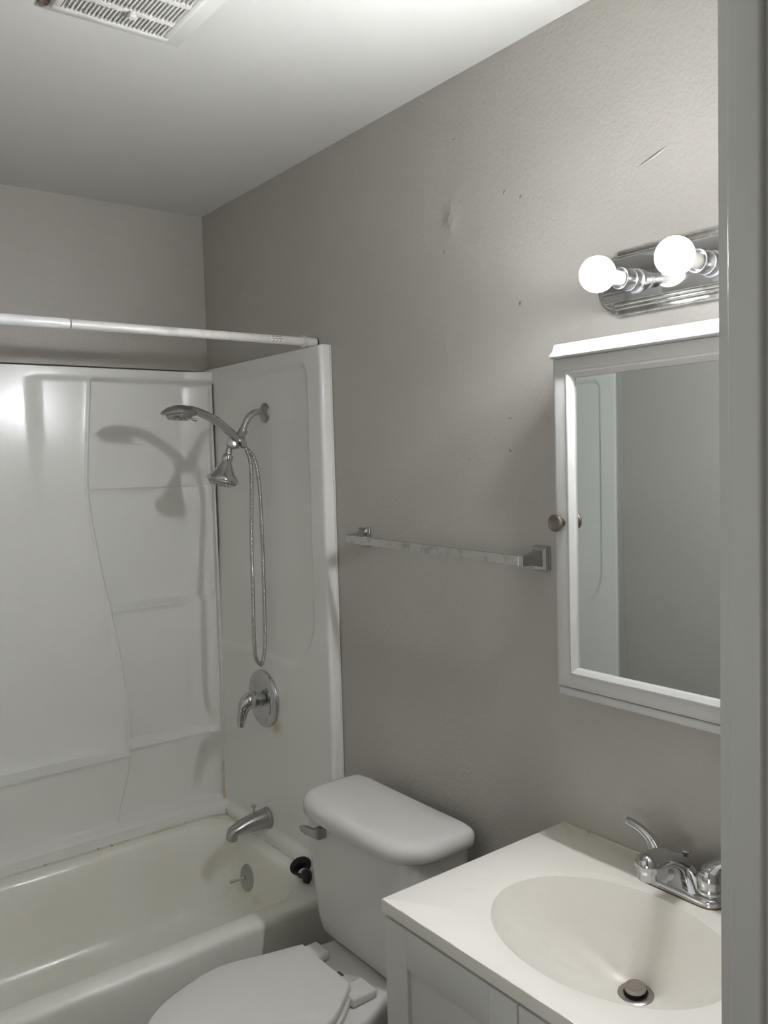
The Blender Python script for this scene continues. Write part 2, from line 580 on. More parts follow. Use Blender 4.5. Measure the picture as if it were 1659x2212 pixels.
zs = set()
z = .357
while z < 1.893:
    zs.add(round(z, 4))
    z += .009
for c in (LED, SH3, SH2, SH1):
    for d in (-.020, -.015, -.011, -.008, -.0055, -.0032, -.0012, .0012, .004):
        zs.add(round(c + d, 4))
for c in (.395, .399, .403, .848, 1.848, 1.853, 1.858, 1.863, 1.8905):
    zs.add(round(c, 4))
rows = []


def ledge_z(z):
    """the ledges fall a little towards the room"""
    for c, rise in ((SH3, .015), (SH2, .014), (SH1, .004)):
        if 0 < z - c < .05:
            return z + rise * (1 - (z - c) / .05)
    return z


for z in sorted(zs):
    xb = lerp_tab(curve, z)
    xs = [.59 + (xb - .014 - .59) * i / 22 for i in range(23)]
    xs += [xb + d for d in (-.012, -.009, -.006, -.004, -.002, 0, .002, .004, .006, .009, .012)]
    xs += [xb + .014 + (1.216 - xb - .014) * i / 16 for i in range(17)]
    xs += [1.216 + .106 * i / 24 for i in range(1, 25)]
    half = [(x, back_depth(x, z, xb)) for x in xs]
    zq = ledge_z(z)
    row = [(1.18 - x, y, zq) for x, y in half[::-1]] + [(x, y, zq) for x, y in half[1:]]
    rows.append(row)
top = rows[-1]
rows.append([(p[0], p[1] + .004, 1.8925) for p in top])
rows.append([(p[0], 2.80, 1.8925) for p in top])
MB().grid(rows).build('back_panel', M_fib, sur, angle=50)


def end_face(y, z):
    """offset of the end panel face from its frame plane, into the wall"""
    # recessed field with round corners: y 2.068..2.64, z 0.97..1.856
    y0, y1, z0, z1 = 2.068, 2.80, .965, 1.856
    rc = .035 if z > 1.4 else .16
    dx = max(y0 + rc - y, 0)
    dz = max(z0 + rc - z, z - z1 + rc, 0)
    sd = math.hypot(dx, dz) - rc if (dx > 0 and dz > 0) else max(y0 - y, z0 - z, z - z1)
    dep = .014 if z > 1.3 else .014 * (.35 + .65 * sstep(.95, 1.4, z))
    off = dep * (1 - sstep(-.007, .007, sd))
    off -= .016 * (1 - sstep(.380, .398, z))
    return off


def end_panel(sgn, name_):
    def X(off):
        return (1.3135 + off) if sgn > 0 else (1.18 - 1.3135 - off)
    rows_ = []
    zz = .357
    zl = []
    while zz < 1.899:
        zl.append(zz)
        zz += .0085
    zl += [1.8985]
    ys = [1.9985 + (2.720 - 1.9985) * i / 132 for i in range(133)]
    for q in zl:
        r_ = [(X(.0360), 1.985, q), (X(.012), 1.985, q), (X(.004), 1.9866, q), (X(.0008), 1.990, q)]
        r_ += [(X(end_face(yy, q)), yy, q) for yy in ys]
        rows_.append(r_)
    rows_.append([(X(.0360) if abs(p[0] - X(.0360)) < .004 else p[0] + .003 * sgn, p[1], 1.902) for p in rows_[-1]])
    rows_.append([(X(.0360), p[1], 1.902) for p in rows_[-1]])
    return MB().grid(rows_).build(name_, M_fib, sur, angle=50)


end_panel(1, 'end_panel')
end_panel(-1, 'end_panel')
MB().tube([(1.3115, 2.670, 1.845), (1.3115, 2.670, 1.2), (1.3115, 2.670, .75), (1.3115, 2.688, .43), (1.300, 2.654, .388), (1.2955, 2.640, .357)], .0036, 8, 6).build('corner_caulk', M_seam, sur)
MB().tube([(1.3458, 1.984, 1.8995), (1.3458, 1.984, 1.2), (1.3458, 1.984, .36)], .0033, 8, 4).build('edge_caulk', M_seam, sur)

# ------------------------------------------------------------------ fixed shower head on its arm
FX = 1.3268
sh = thing('fixed_shower', (FX, 2.33, 1.733), 'chrome fixed shower head on a bent arm from the end wall', 'shower head')
MB().lathe([(.0005, 0), (.031, 0), (.031, .001), (.029, .004), (.021, .0075), (.0145, .010), (.0, .010)], (FX, 2.33, 1.733), (-1, 0, 0), 32).build('escutcheon', M_satin, sh)
MB().tube([(FX - .002, 2.33, 1.734), (1.305, 2.33, 1.736), (1.285, 2.33, 1.730), (1.266, 2.33, 1.712), (1.250, 2.33, 1.684), (1.238, 2.33, 1.660)], .0105, 16, 6).build('arm', M_chrome, sh)
dv = MB().lathe([(.012, -.02), (.014, -.018), (.014, .0), (.018, .006), (.0185, .020), (.016, .030), (.010, .034), (0, .034)], (1.241, 2.33, 1.664), (-.5, 0, -.86), 24)
dv.tube([(1.238, 2.33, 1.646), (1.224, 2.33, 1.640), (1.206, 2.33, 1.637), (1.196, 2.33, 1.637)], [.0165, .0185, .0175, .012], 18, 5)
dv.lathe([(.0005, -.003), (.0165, -.003), (.0165, .004), (.013, .0055), (0, .0055)], (1.205, 2.318, 1.642), (-.35, -.9, .15), 24)
dv.build('diverter', M_satin, sh)
hax = Vector((-.26, 0, -.966)).normalized()
hn = Vector((1.199, 2.33, 1.622))
MB().lathe([(.009, -.01), (.009, .002), (.0115, .008), (.0115, .016), (.008, .020)], hn, hax, 20).build('swivel', M_chrome, sh)
hb = MB().lathe([(.012, .018), (.0165, .020), (.0175, .026), (.0175, .037), (.0155, .040), (.0185, .046), (.0235, .057), (.029, .068), (.038, .080), (.0475, .090), (.0495, .094), (.0495, .099), (.046, .102), (.0, .102)], hn, hax, 40)
hb = hb.build('bell', M_chrome, sh)
fc = MB().lathe([(.042, 0), (.042, .006), (.038, .010), (0, .010)], hn + hax * .100, hax, 36)
a1 = hax.orthogonal().normalized()
a2 = hax.cross(a1)
for rr, cnt in ((.034, 18), (.024, 12), (.013, 7)):
    for k in range(cnt):
        t = 2 * math.pi * k / cnt
        fc.lathe([(.0023, 0), (.0018, .005), (0, .005)], hn + hax * .109 + (a1 * math.cos(t) + a2 * math.sin(t)) * rr, hax, 6)
fc.build('spray_face', M_satin, hb)

# ------------------------------------------------------------------ hand shower in its bracket, with the hose
hs = thing('hand_shower', (1.225, 2.315, 1.65), 'chrome hand shower with arched handle and looped metal hose', 'hand shower')
hy = 2.312
MB().tube([(1.062, hy, 1.738), (1.085, hy, 1.7345), (1.118, hy, 1.722), (1.150, hy, 1.706), (1.182, hy, 1.682), (1.212, hy, 1.656), (1.232, hy, 1.638)],
          [.012, .0115, .0125, .0135, .0135, .0125, .0105], 18, 7).build('handle', M_chrome, hs)
wand = Vector((.20, 0, -.98)).normalized()   # spray direction
wc = Vector((1.026, hy, 1.724))
ax_h = Vector((-.06, 0, 1.0)).normalized()
# spray head: flattened egg, built as lofted rings around its long axis
hd_r = []
for i in range(15):
    t = i / 14
    px = .978 + t * (1.084 - .978)
    zt = lerp_tab([(0, 1.727), (.06, 1.7335), (.2, 1.743), (.45, 1.751), (.62, 1.7515), (.8, 1.748), (1, 1.7425)], t)
    zb = lerp_tab([(0, 1.7245), (.06, 1.7215), (.2, 1.7195), (.45, 1.7175), (.62, 1.7165), (.8, 1.7155), (1, 1.7195)], t)
    w = lerp_tab([(0, .004), (.06, .016), (.2, .031), (.45, .041), (.62, .040), (.8, .030), (1, .0125)], t)
    zc = zb + .30 * (zt - zb)
    r_ = []
    for k in range(24):
        q = 2 * math.pi * k / 24
        cy, cz = math.cos(q), math.sin(q)
        r_.append((px, hy + cy * w, zc + (cz * (zt - zc) if cz > 0 else cz * (zc - zb))))
    hd_r.append(r_)
hdm = MB().loft(hd_r)
hdm = hdm.build('spray_head', M_satin, hs)
fx = Vector((1.032, hy, 1.7175))
fdir = Vector((-.06, 0, -1.0)).normalized()
fm = MB().lathe([(.037, -.006), (.036, .003), (.033, .0065), (0, .0065)], fx, fdir, 32)
b1 = Vector((1, 0, -.06)).normalized()
b2 = Vector((0, 1, 0))
for rr, cnt in ((.029, 20), (.019, 12), (.009, 6)):
    for k in range(cnt):
        t = 2 * math.pi * k / cnt
        fm.lathe([(.0022, 0), (.0016, .0042), (0, .0042)], fx + fdir * .006 + (b1 * math.cos(t) + b2 * math.sin(t)) * rr, fdir, 6)
fm.build('spray_face', M_satin, hdm)
MB().tube([(1.066, hy - .008, 1.7125), (1.078, hy - .010, 1.7075), (1.083, hy - .010, 1.7065)], [.0035, .0048, .0040], 10, 4).build('mode_lever', M_satin, hdm)
MB().lathe([(.0135, 0), (.0145, .003), (.0145, .026), (.012, .029)], (1.219, hy, 1.650), (.745, 0, -.667), 20).build('bracket_clip', M_chrome, hs)
# hose: ribbed tube that hangs in a narrow loop
hp = [(1.236, hy, 1.634), (1.248, hy, 1.618), (1.256, hy - .004, 1.590), (1.259, hy - .006, 1.555), (1.257, hy - .006, 1.48), (1.251, hy - .006, 1.35), (1.249, hy - .006, 1.20), (1.248, hy - .004, 1.07),
      (1.251, hy, 1.00), (1.258, hy + .004, .965), (1.276, hy + .010, .946), (1.284, hy + .015, .949), (1.2925, hy + .018, .972), (1.299, hy + .020, 1.01), (1.3025, hy + .022, 1.09), (1.3035, hy + .022, 1.25), (1.303, hy + .021, 1.38), (1.3005, hy + .020, 1.48),
      (1.294, hy + .019, 1.55), (1.283, hy + .018, 1.592), (1.266, hy + .016, 1.614), (1.248, hy + .015, 1.628), (1.236, hy + .015, 1.636)]
P = [Vector(p) for p in hp]
fine = []
for i in range(len(P) - 1):
    p0, p1, p2, p3 = P[max(i - 1, 0)], P[i], P[i + 1], P[min(i + 2, len(P) - 1)]
    for k in range(40):
        t = k / 40
        fine.append(.5 * ((2 * p1) + (p2 - p0) * t + (2 * p0 - 5 * p1 + 4 * p2 - p3) * t * t + (3 * p1 - p0 - 3 * p2 + p3) * t ** 3))
fine.append(P[-1])
step, acc, res = .00165, 0.0, [fine[0]]
for a, b in zip(fine, fine[1:]):
    d = (b - a).length
    while acc + d >= step:
        a = a + (b - a) * ((step - acc) / d)
        d = (b - a).length
        res.append(a)
        acc = 0.0
    acc += d
MB().tube(res, [(.0064 if k % 3 else .0057) for k in range(len(res))], 12, 1).build('hose', M_hose, hs)
MB().lathe([(.0095, 0), (.0095, .016), (.0075, .02)], (1.232, hy + .015, 1.641), (.82, 0, -.57), 16).lathe([(.0095, 0), (.0095, .012), (.0075, .016)], (1.233, hy, 1.637), (.70, 0, -.71), 16).build('hose_nut', M_chrome, hs)

# ------------------------------------------------------------------ shower valve
vx = 1.3130
sv = thing('shower_valve', (vx, 2.372, .8215), 'round chrome shower valve with a drooping lever handle', 'shower valve')
MB().lathe([(.0005, 0), (.092, 0), (.092, .006), (.0900, .0095), (.0840, .0125), (.0700, .0170), (.0660, .0176), (.0600, .0172), (.0480, .0150), (.036, .0152), (.0, .0152)], (vx, 2.372, .8215), (-1, 0, 0), 56).build('trim_plate', M_chrome, sv)
MB().lathe([(.022, 0), (.022, .009), (.0195, .012), (.0195, .032), (.0, .032)], (vx - .014, 2.372, .8215), (-1, 0, 0), 28).build('hub', M_satin, sv)
lh = MB().tube([(vx - .036, 2.372, .823), (vx - .046, 2.372, .825), (vx - .060, 2.372, .822), (vx - .073, 2.3725, .809), (vx - .080, 2.373, .789), (vx - .085, 2.374, .764), (vx - .087, 2.374, .745)],
               [.0250, .0270, .0262, .0210, .0155, .0138, .0105], 20, 6)
lh.build('lever_handle', M_chrome, sv)

# ------------------------------------------------------------------ tub spout
sp = thing('tub_spout', (vx, 2.378, .425), 'chrome tub spout with lift knob above the bathtub', 'tub spout')
MB().lathe([(.0005, 0), (.034, 0), (.034, .008), (.0315, .011), (0, .011)], (vx, 2.378, .426), (-1, 0, 0), 36).build('wall_ring', M_satin, sp)
sr = []
for px, zt, zb, w in ((1.309, .457, .3955, .030), (1.285, .4555, .397, .0295), (1.262, .4530, .3985, .0285), (1.238, .4490, .400, .0265), (1.215, .4430, .4015, .0250), (1.198, .4360, .402, .0240)):
    zc = (zt + zb) / 2
    sr.append([(px, 2.378 + math.cos(q) * abs(math.cos(q)) ** -.25 * w if abs(math.cos(q)) > 1e-6 else 2.378, zc + math.sin(q) * (zt - zb) / 2) for q in [2 * math.pi * k / 28 for k in range(28)]])
for cx_, cz_, hw, hl_, tilt in ((1.187, .4145, .0225, .0185, .75), (1.181, .402, .022, .0165, 1.15), (1.179, .391, .0215, .0155, 1.45)):
    dx, dz = math.cos(tilt), math.sin(tilt)
    # section plane turns from vertical to horizontal at the mouth
    sr.append([(cx_ - math.sin(q) * hl_ * dz, 2.378 + math.cos(q) * (abs(math.cos(q)) ** -.25 if abs(math.cos(q)) > 1e-6 else 0) * hw, cz_ + math.sin(q) * hl_ * dx) for q in [2 * math.pi * k / 28 for k in range(28)]])
MB().loft(sr).build('spout_body', M_satin, sp, angle=50)
MB().lathe([(.0036, 0), (.0032, .014), (.0032, .020), (.0085, .0225), (.0095, .025), (.0085, .0275), (0, .028)], (1.262, 2.378, .4525), (.0, 0, 1), 20).build('lift_knob', M_chrome, sp)

# ------------------------------------------------------------------ black ring piece on the tub ledge
rp = thing('drain_plug', (1.257, 2.07, .356), 'small black rubber ring piece on the tub ledge behind the tank', 'drain plug')
up_ = Vector((-.40, -.22, .9)).normalized()
rc_ = Vector((1.257, 2.088, .384))
MB().lathe([(.0150, -.020), (.0200, -.020), (.0215, -.010), (.0310, .006), (.0325, .010), (.0300, .0115), (.0215, .004), (.0150, -.005), (.0150, -.020)], rc_, up_, 32, cap=False).build('ring_cup', M_black, rp)
MB().tube([(1.252, 2.062, .381), (1.248, 2.046, .384), (1.245, 2.038, .377), (1.239, 2.035, .364)], [.010, .015, .015, .009], 14, 5).build('stem', M_black, rp)

# ------------------------------------------------------------------ shower curtain rod
ry, rz = 2.058, 1.9175
cr = thing('curtain_rod', (.59, ry, rz), 'white tension curtain rod spanning the alcove above the surround', 'curtain rod')


def rodp(x):
    return (x, ry, rz + .0 * x)


MB().lathe([(.0117, 0), (.0117, .66)], rodp(.655), (1, 0, 0), 28).build('inner_tube', M_rod2, cr)
MB().lathe([(.0130, 0), (.0130, .800), (.0126, .803), (.0112, .803)], rodp(-.152), (1, 0, 0), 28).build('outer_tube', M_rod, cr)
MB().lathe([(.0124, 0), (.0128, .003), (.0130, .008), (.0130, .0375), (.0122, .0395), (0, .0395)], rodp(1.307), (1, 0, 0), 28).build('end_cap', M_rod, cr)
MB().lathe([(.0, 0), (.0140, 0), (.0140, .022), (.0128, .024)], rodp(-.168), (1, 0, 0), 28).build('end_cap', M_rod, cr)
MB().lathe([(.0120, 0), (.0172, 0), (.0177, .0015), (.0172, .003), (.0120, .003)], rodp(1.3035), (1, 0, 0), 28, cap=False).build('collar', M_rod, cr)
MB().lathe([(.0133, .0), (.0133, .003)], rodp(1.3462), (1, 0, 0), 28).build('rubber_pad', M_black, cr)
# round-cornered paper sticker wrapped on the tube
def wrap(x0, x1, a0, a1, r, n=8, k=4):
    rows_ = []
    for i in range(n + 1):
        a = a0 + (a1 - a0) * i / n
        rows_.append([(x0 + (x1 - x0) * j / k, ry - math.cos(a) * r, rz + math.sin(a) * r) for j in range(k + 1)])
    return rows_


stk = MB().grid(wrap(1.195, 1.232, -1.05, .95, .0120)).build('sticker', M_paper, cr)
ink = MB().grid(wrap(1.198, 1.2015, .42, .72, .01215, 3, 1)).grid(wrap(1.203, 1.229, .50, .66, .01215, 3, 1)).grid(wrap(1.198, 1.2015, -.02, .22, .01215, 3, 1)).grid(wrap(1.203, 1.226, .02, .14, .01215, 3, 1)).grid(wrap(1.226, 1.2295, -.05, .20, .01215, 3, 1))
ink.build('sticker_print', M_ink, stk)
red = MB()
for k in range(3):
    xa = 1.1985 + k * .0108
    pts = [(xa, -.78), (xa + .0035, -.80), (xa + .0066, -.55), (xa + .0064, -.32), (xa + .0055, -.16), (xa + .0030, -.42)]
    red.add([(px, ry - math.cos(a) * .01215, rz + math.sin(a) * .01215) for px, a in pts], [tuple(range(6))])
red.build('sticker_drops', M_red, stk)

# ------------------------------------------------------------------ towel bar
tb = thing('towel_bar', (1.345, 1.52, 1.363), 'square chrome towel bar on the wall left of the cabinet', 'towel bar')


def post(y, zc):
    m = MB()
    m.box((1.3420, y - .021, zc - .0275), (1.3502, y + .021, zc + .0275), .0035, 3)
    secs = []
    for x, hy_, z0, z1 in ((1.343, .0195, -.026, .0265), (1.337, .0180, -.0235, .0245), (1.332, .0130, -.0165, .0175), (1.325, .0105, -.0130, .0140), (1.300, .0085, -.0110, .0115), (1.279, .0078, -.0108, .0108)):
        secs.append([(x, y + a, zc + b) for a, b in ((-hy_, z0), (hy_, z0), (hy_, z1), (-hy_, z1))])
    m.loft(secs)
    return m.build('wall_post', M_chrome, tb, angle=25)


post(1.8395, 1.3690)
post(1.2105, 1.3580)
zb0, zb1 = 1.3690, 1.3580
brows = [[(1.2775 + dx, y, zz + dz) for dx, dz in ((0, -.0098), (.013, -.0098), (.013, .0098), (0, .0098))] for y, zz in ((1.834, zb0), (1.216, zb1))]
MB().loft(brows).build('bar', M_chrome_w, tb, angle=25)

# ------------------------------------------------------------------ exhaust vent
ev = thing('exhaust_vent', (.64, 1.55, ZC), 'white ceiling exhaust vent grille with a knob in the middle', 'vent')
MB().box((.497, 1.415, ZC - .003), (.780, 1.676, ZC + .002), .0015, 2).build('mounting_plate', M_ceil, ev)
gx0, gx1, gy0, gy1 = .517, .745, 1.425, 1.651
zf = ZC - .012
fr = MB()
fr.box((gx0, gy0, zf), (gx1, gy0 + .014, ZC - .002), .003, 2).box((gx0, gy1 - .014, zf), (gx1, gy1, ZC - .002), .003, 2)
fr.box((gx0, gy0 + .0135, zf), (gx0 + .014, gy1 - .0135, ZC - .002), .003, 2).box((gx1 - .014, gy0 + .0135, zf), (gx1, gy1 - .0135, ZC - .002), .003, 2)
fr.box((gx0 + .0135, 1.5745, zf + .0005), (gx1 - .0135, 1.5905, ZC - .003), .002, 2)
fr.box((gx0 + .0135, 1.4995, zf + .0005), (gx1 - .0135, 1.5155, ZC - .003), .002, 2)
fr.build('frame', M_vent, ev)
MB().box((gx0 + .012, gy0 + .012, ZC - .0028), (gx1 - .012, gy1 - .012, ZC - .0015)).build('dark_inside', M_ventd, ev, smooth=False)
ns = 25
for k in range(ns):
    xk = gx0 + .0175 + (gx1 - gx0 - .035) * k / (ns - 1)
    m = MB()
    for ya, yb in ((gy0 + .013, 1.500), (1.515, 1.575), (1.590, gy1 - .013)):
        m.add([(xk - .0022, ya, zf + .001), (xk + .0010, ya, zf + .001), (xk + .0040, ya, ZC - .003), (xk + .0012, ya, ZC - .003),
               (xk - .0022, yb, zf + .001), (xk + .0010, yb, zf + .001), (xk + .0040, yb, ZC - .003), (xk + .0012, yb, ZC - .003)],
              [(0, 1, 2, 3), (4, 5, 6, 7), (0, 1, 5, 4), (1, 2, 6, 5), (2, 3, 7, 6), (3, 0, 4, 7)])
    m.build('slat', M_vent, ev, smooth=False)
MB().lathe([(.006, 0), (.006, .004), (.0088, .005), (.0092, .008), (.007, .0105), (0, .011)], (.6465, 1.5820, zf + .001), (0, 0, -1), 20).build('center_knob', M_vent, ev)

# ------------------------------------------------------------------ medicine cabinet
mc = thing('medicine_cabinet', (1.345, .857, 1.11), 'white mirrored medicine cabinet on the wall above the sink', 'cabinet')
cy0, cy1, cz0, cz1 = .632, 1.0835, 1.1135, 1.7790
MB().box((1.2585, cy0 + .004, cz0 + .004), (1.3502, cy1 - .004, cz1 - .012), .002, 2).build('body', M_cab, mc)
# crown moulding: sloped cove above a bead
cw = []
prof = [(1.3502, cz1 + .002), (1.238, cz1 + .002), (1.2365, cz1), (1.2350, cz1 - .006), (1.2310, cz1 - .0125), (1.2265, cz1 - .0160), (1.2235, cz1 - .0190), (1.2235, cz1 - .0220), (1.2260, cz1 - .0245), (1.242, cz1 - .0250), (1.3502, cz1 - .0250)]
MB().loft([[(x, y, zz) for x, zz in prof] for y in (cy0 + .004, cy1 - .0085)]).build('crown_moulding', M_cab, mc, angle=30)
MB().box((1.2445, cy0 + .001, cz0 - .001), (1.3502, cy1 - .001, cz0 + .0150), .0035, 3).build('base_moulding', M_cab, mc)
# door: mitred frame with a lip around the mirror
my0, my1, mz0, mz1 = .680, 1.0355, 1.1705, 1.7165


def frame_profile(d, x):
    """rectangle of the door contour moved inward by d from the mirror opening outward"""
    return [(x, my0 - d, mz0 - d), (x, my1 + d, mz0 - d), (x, my1 + d, mz1 + d), (x, my0 - d, mz1 + d)]


def outer_rect(d, x, top=0.0):
    return [(x, cy0 + d, cz0 + .0165 + d), (x, cy1 - d, cz0 + .0165 + d), (x, cy1 - d, cz1 - .0255 + top - d * 0), (x, cy0 + d, cz1 - .0255 + top - d * 0)]


rg = [outer_rect(0, 1.2585), outer_rect(0, 1.2450), outer_rect(.0015, 1.2425), outer_rect(.0055, 1.2405), outer_rect(.008, 1.2400),
      frame_profile(.0150, 1.2400), frame_profile(.0125, 1.2372), frame_profile(.0090, 1.2365), frame_profile(.0060, 1.2385), frame_profile(.0030, 1.2400), frame_profile(.0004, 1.2425), frame_profile(0, 1.2480)]
door = MB().loft(rg, False, False).build('door', M_cab, mc, angle=22)
rgb = [frame_profile(.0035, 1.2494), frame_profile(.0035, 1.2460)]
MB().loft([frame_profile(.003, 1.2500), frame_profile(.003, 1.2475)]).build('mirror', M_mirror, door, smooth=False)
MB().lathe([(.0075, 0), (.0068, .005), (.0060, .010), (.0068, .0125), (.0135, .0155), (.0162, .018), (.0167, .0205), (.0157, .023), (.0130, .0242), (.0120, .0236), (.0, .0238)], (1.2400, 1.0632, 1.4468), (-1, 0, 0), 32).build('knob', M_nickel, door)

# ------------------------------------------------------------------ vanity light bar
vl = thing('vanity_light', (1.345, .855, 1.888), 'chrome two bulb vanity light bar above the mirror', 'light')
byc, bzc = .868, 1.8915
bp = MB()


def slab(hy_, hz_, r, x0, x1, inset=.003):
    a = [(1.351 if x0 is None else x0, byc + y, bzc + zz) for y, zz in rrect(-hy_, hy_, -hz_, hz_, r, 10, 6)]
    b = [(x1 + inset, byc + y, bzc + zz) for y, zz in rrect(-hy_, hy_, -hz_, hz_, r, 10, 6)]
    c = [(x1, byc + y, bzc + zz) for y, zz in rrect(-hy_ + inset, hy_ - inset, -hz_ + inset, hz_ - inset, max(r - inset, .003), 10, 6)]
    bp.loft([a, b, c])


# round-ended stepped plate and the ridged straight rails over it
slab(.186, .0555, .050, None, 1.340)
slab(.179, .0490, .045, 1.342, 1.334)
slab(.172, .0425, .040, 1.336, 1.329)
for s_ in (1, -1):
    for i, (za, zb_, xx) in enumerate(((.0475, .0605, 1.338), (.0415, .0500, 1.3305), (.0360, .0440, 1.324))):
        lo, hi = sorted((bzc + s_ * za, bzc + s_ * zb_))
        bp.box((xx, byc - .138 + .001 * i, lo), (1.3495, byc + .138 - .001 * i, hi), .0028, 3)
bp.build('backplate', M_chrome_w, vl, angle=30)
MB().box((1.3115, byc - .150, bzc - .0385), (1.3320, byc + .150, bzc + .0385), .002, 2).build('face_plate', M_chrome, vl)
for by in (.944, .793):
    MB().lathe([(.0225, 0), (.0225, .006), (.0195, .009), (.0190, .020), (.0200, .0215), (.0200, .0235), (.0186, .025), (.0184, .046), (.0194, .0475), (.0194, .050), (.0170, .050), (.0165, .034), (0, .034)], (1.3120, by, 1.8834), (-1, 0, 0), 32).build('socket', M_socket, vl)
    MB().lathe([(.0125, -.066), (.0130, -.045), (.0138, -.037), (.0158, -.0285), (.0164, -.0265)], (1.2020, by, 1.8834), (-1, 0, 0), 28).build('bulb_base', M_seat, vl)
    R_ = .0312
    prof = []
    for k in range(16):
        ang = math.radians(148 - 148 * k / 15)
        prof.append((R_ * math.sin(ang), R_ * math.cos(ang)))
    MB().lathe(prof, (1.2020, by, 1.8834), (-1, 0, 0), 28).build('bulb', M_bulb, vl)

# ------------------------------------------------------------------ vanity cabinet
VY0, VY1, VXF = .522, 1.164, .868
vc = thing('vanity_cabinet', (1.1, .843, 0), 'white shaker vanity cabinet below the sink top', 'cabinet')
bd = MB()
bd.box((VXF + .019, VY0, .0), (XR - .001, VY0 + .016, .776)).box((VXF + .019, VY1 - .016, .0), (XR - .001, VY1, .776))
bd.box((VXF + .02, VY0 + .016, .09), (XR - .001, VY1 - .016, .106)).box((XR - .008, VY0 + .016, .106), (XR - .001, VY1 - .016, .776))
bd.box((VXF + .019, VY0 + .016, .735), (VXF + .035, VY1 - .016, .776)).box((VXF + .07, VY0 + .016, 0), (VXF + .084, VY1 - .016, .09))
bd.build('body', M_van, vc)
for (a, b) in ((.8450, 1.1640), (.522, .8412)):
    zb_, zt_ = .105, .7685
    fw = .060
    d = MB()
    d.box((VXF, a, zb_), (VXF + .018, a + fw, zt_), .0016, 2).box((VXF, b - fw, zb_), (VXF + .018, b, zt_), .0016, 2)
    d.box((VXF, a + fw, zt_ - .070), (VXF + .018, b - fw, zt_), .0012, 2).box((VXF, a + fw, zb_), (VXF + .018, b - fw, zb_ + .07), .0012, 2)
    d.box((VXF + .008, a + fw - .003, zb_ + .06), (VXF + .0165, b - fw + .003, zt_ - .06))
    d.build('door', M_van, vc)

# ------------------------------------------------------------------ vanity top with oval basin
vt = thing('bathroom_sink', (1.1, .843, .778), 'cream white vanity top with an oval basin', 'sink')
ECX, ECY, EA, EB = 1.0763, .8434, .1596, .2096
tx0, tx1, ty0, ty1 = .8642, XR - .0005, .5195, 1.1672
angs = [2 * math.pi * k / 120 for k in range(120)]
for cx_, cy_ in ((tx0, ty0), (tx1, ty0), (tx1, ty1), (tx0, ty1)):
    angs.append(math.atan2(cy_ - ECY, cx_ - ECX) % (2 * math.pi))
angs = sorted(angs)


def rect_ring(ins, z):
    out = []
    for t in angs:
        c, s = math.cos(t), math.sin(t)
        ks = []
        if c > 1e-9: ks.append((tx1 - ins - ECX) / c)
        if c < -1e-9: ks.append((tx0 + ins - ECX) / c)
        if s > 1e-9: ks.append((ty1 - ins - ECY) / s)
        if s < -1e-9: ks.append((ty0 + ins - ECY) / s)
        k = min(ks)
        out.append((ECX + c * k, ECY + s * k, z))
    return out


def ell_ring(sc, z, cx_=ECX, cy_=ECY):
    out = []
    for t in angs:
        c, s = math.cos(t), math.sin(t)
        k = 1 / math.sqrt((c / EA) ** 2 + (s / EB) ** 2)
        out.append((cx_ + c * k * sc, cy_ + s * k * sc, z))
    return out


ZV = .800
DRX, DRY, DRZ = 1.154, .8455, .6625
rs = [rect_ring(.02, .7765), rect_ring(.001, .7765), rect_ring(0, .7775), rect_ring(0, ZV - .002), rect_ring(.0006, ZV - .0006), rect_ring(.002, ZV),
      ell_ring(1.012, ZV), ell_ring(1.0, ZV - .0010), ell_ring(.992, ZV - .004)]
for i in range(1, 19):
    t = i / 18
    scl = .985 * (1 - t) + .10 * t
    dep = (1 - scl ** 2.3) / (1 - .10 ** 2.3)
    cxx = ECX + (DRX - ECX) * t ** 1.3
    cyy = ECY + (DRY - ECY) * t
    rs.append(ell_ring(scl, ZV - .006 - (ZV - .006 - DRZ) * dep, cxx, cyy))
MB().loft(rs, False, True).build('basin_top', M_top, vt, angle=35)
dax = (-.10, 0, 1)
df = MB().lathe([(.0, -.003), (.0300, -.003), (.0300, .0015), (.0275, .0030), (.0210, .0028), (.0195, -.001), (.0195, -.0025)], (DRX, DRY, DRZ + .0015), dax, 36, cap=False).build('drain_flange', M_drain, vt)
MB().lathe([(.0193, 0), (.0193, .0012), (0, .0012)], (DRX, DRY, DRZ + .0008), dax, 24).build('drain_hole', M_dark, df)
st_ = MB().lathe([(.0150, .002), (.0150, .009), (0, .009)], (DRX, DRY, DRZ + .001), dax, 28).build('stopper_seal', M_black, df)
MB().lathe([(.0165, .009), (.0180, .010), (.0180, .0145), (.0160, .0165), (.0110, .0168), (.0104, .0158), (0, .0158)], (DRX, DRY, DRZ + .001), dax, 32).build('stopper', M_drain, vt)
MB().box((XR - .006, VY0, ZV - .001), (XR - .0003, ty1 - .002, ZV + .0022), .001, 1).build('back_caulk', M_caulk, vt)

# ------------------------------------------------------------------ faucet
fa = thing('faucet', (1.29, .845, ZV), 'chrome two handle faucet on the sink top', 'faucet')
fx0, fx1, fyh = 1.2600, 1.3170, .0815
rs = []
for ins, zz, rr_ in ((0, 0, .028), (0, .010, .028), (.0015, .013, .027), (.006, .0155, .023), (.010, .017, .019)):
    rs.append([(x, .845 + y, ZV + zz) for x, y in rrect(fx0 + ins, fx1 - ins, -fyh + ins, fyh - ins, rr_, 10, 8)])
MB().loft(rs).build('base_plate', M_chrome, fa, angle=40)
MB().loft([[(x, .845 + y, ZV + zz) for x, y in rrect(fx0 - .0012, fx1 + .001, -fyh - .001, fyh + .001, .028, 10, 8)] for zz in (.0002, .0018)]).build('gasket', M_gunk, fa)
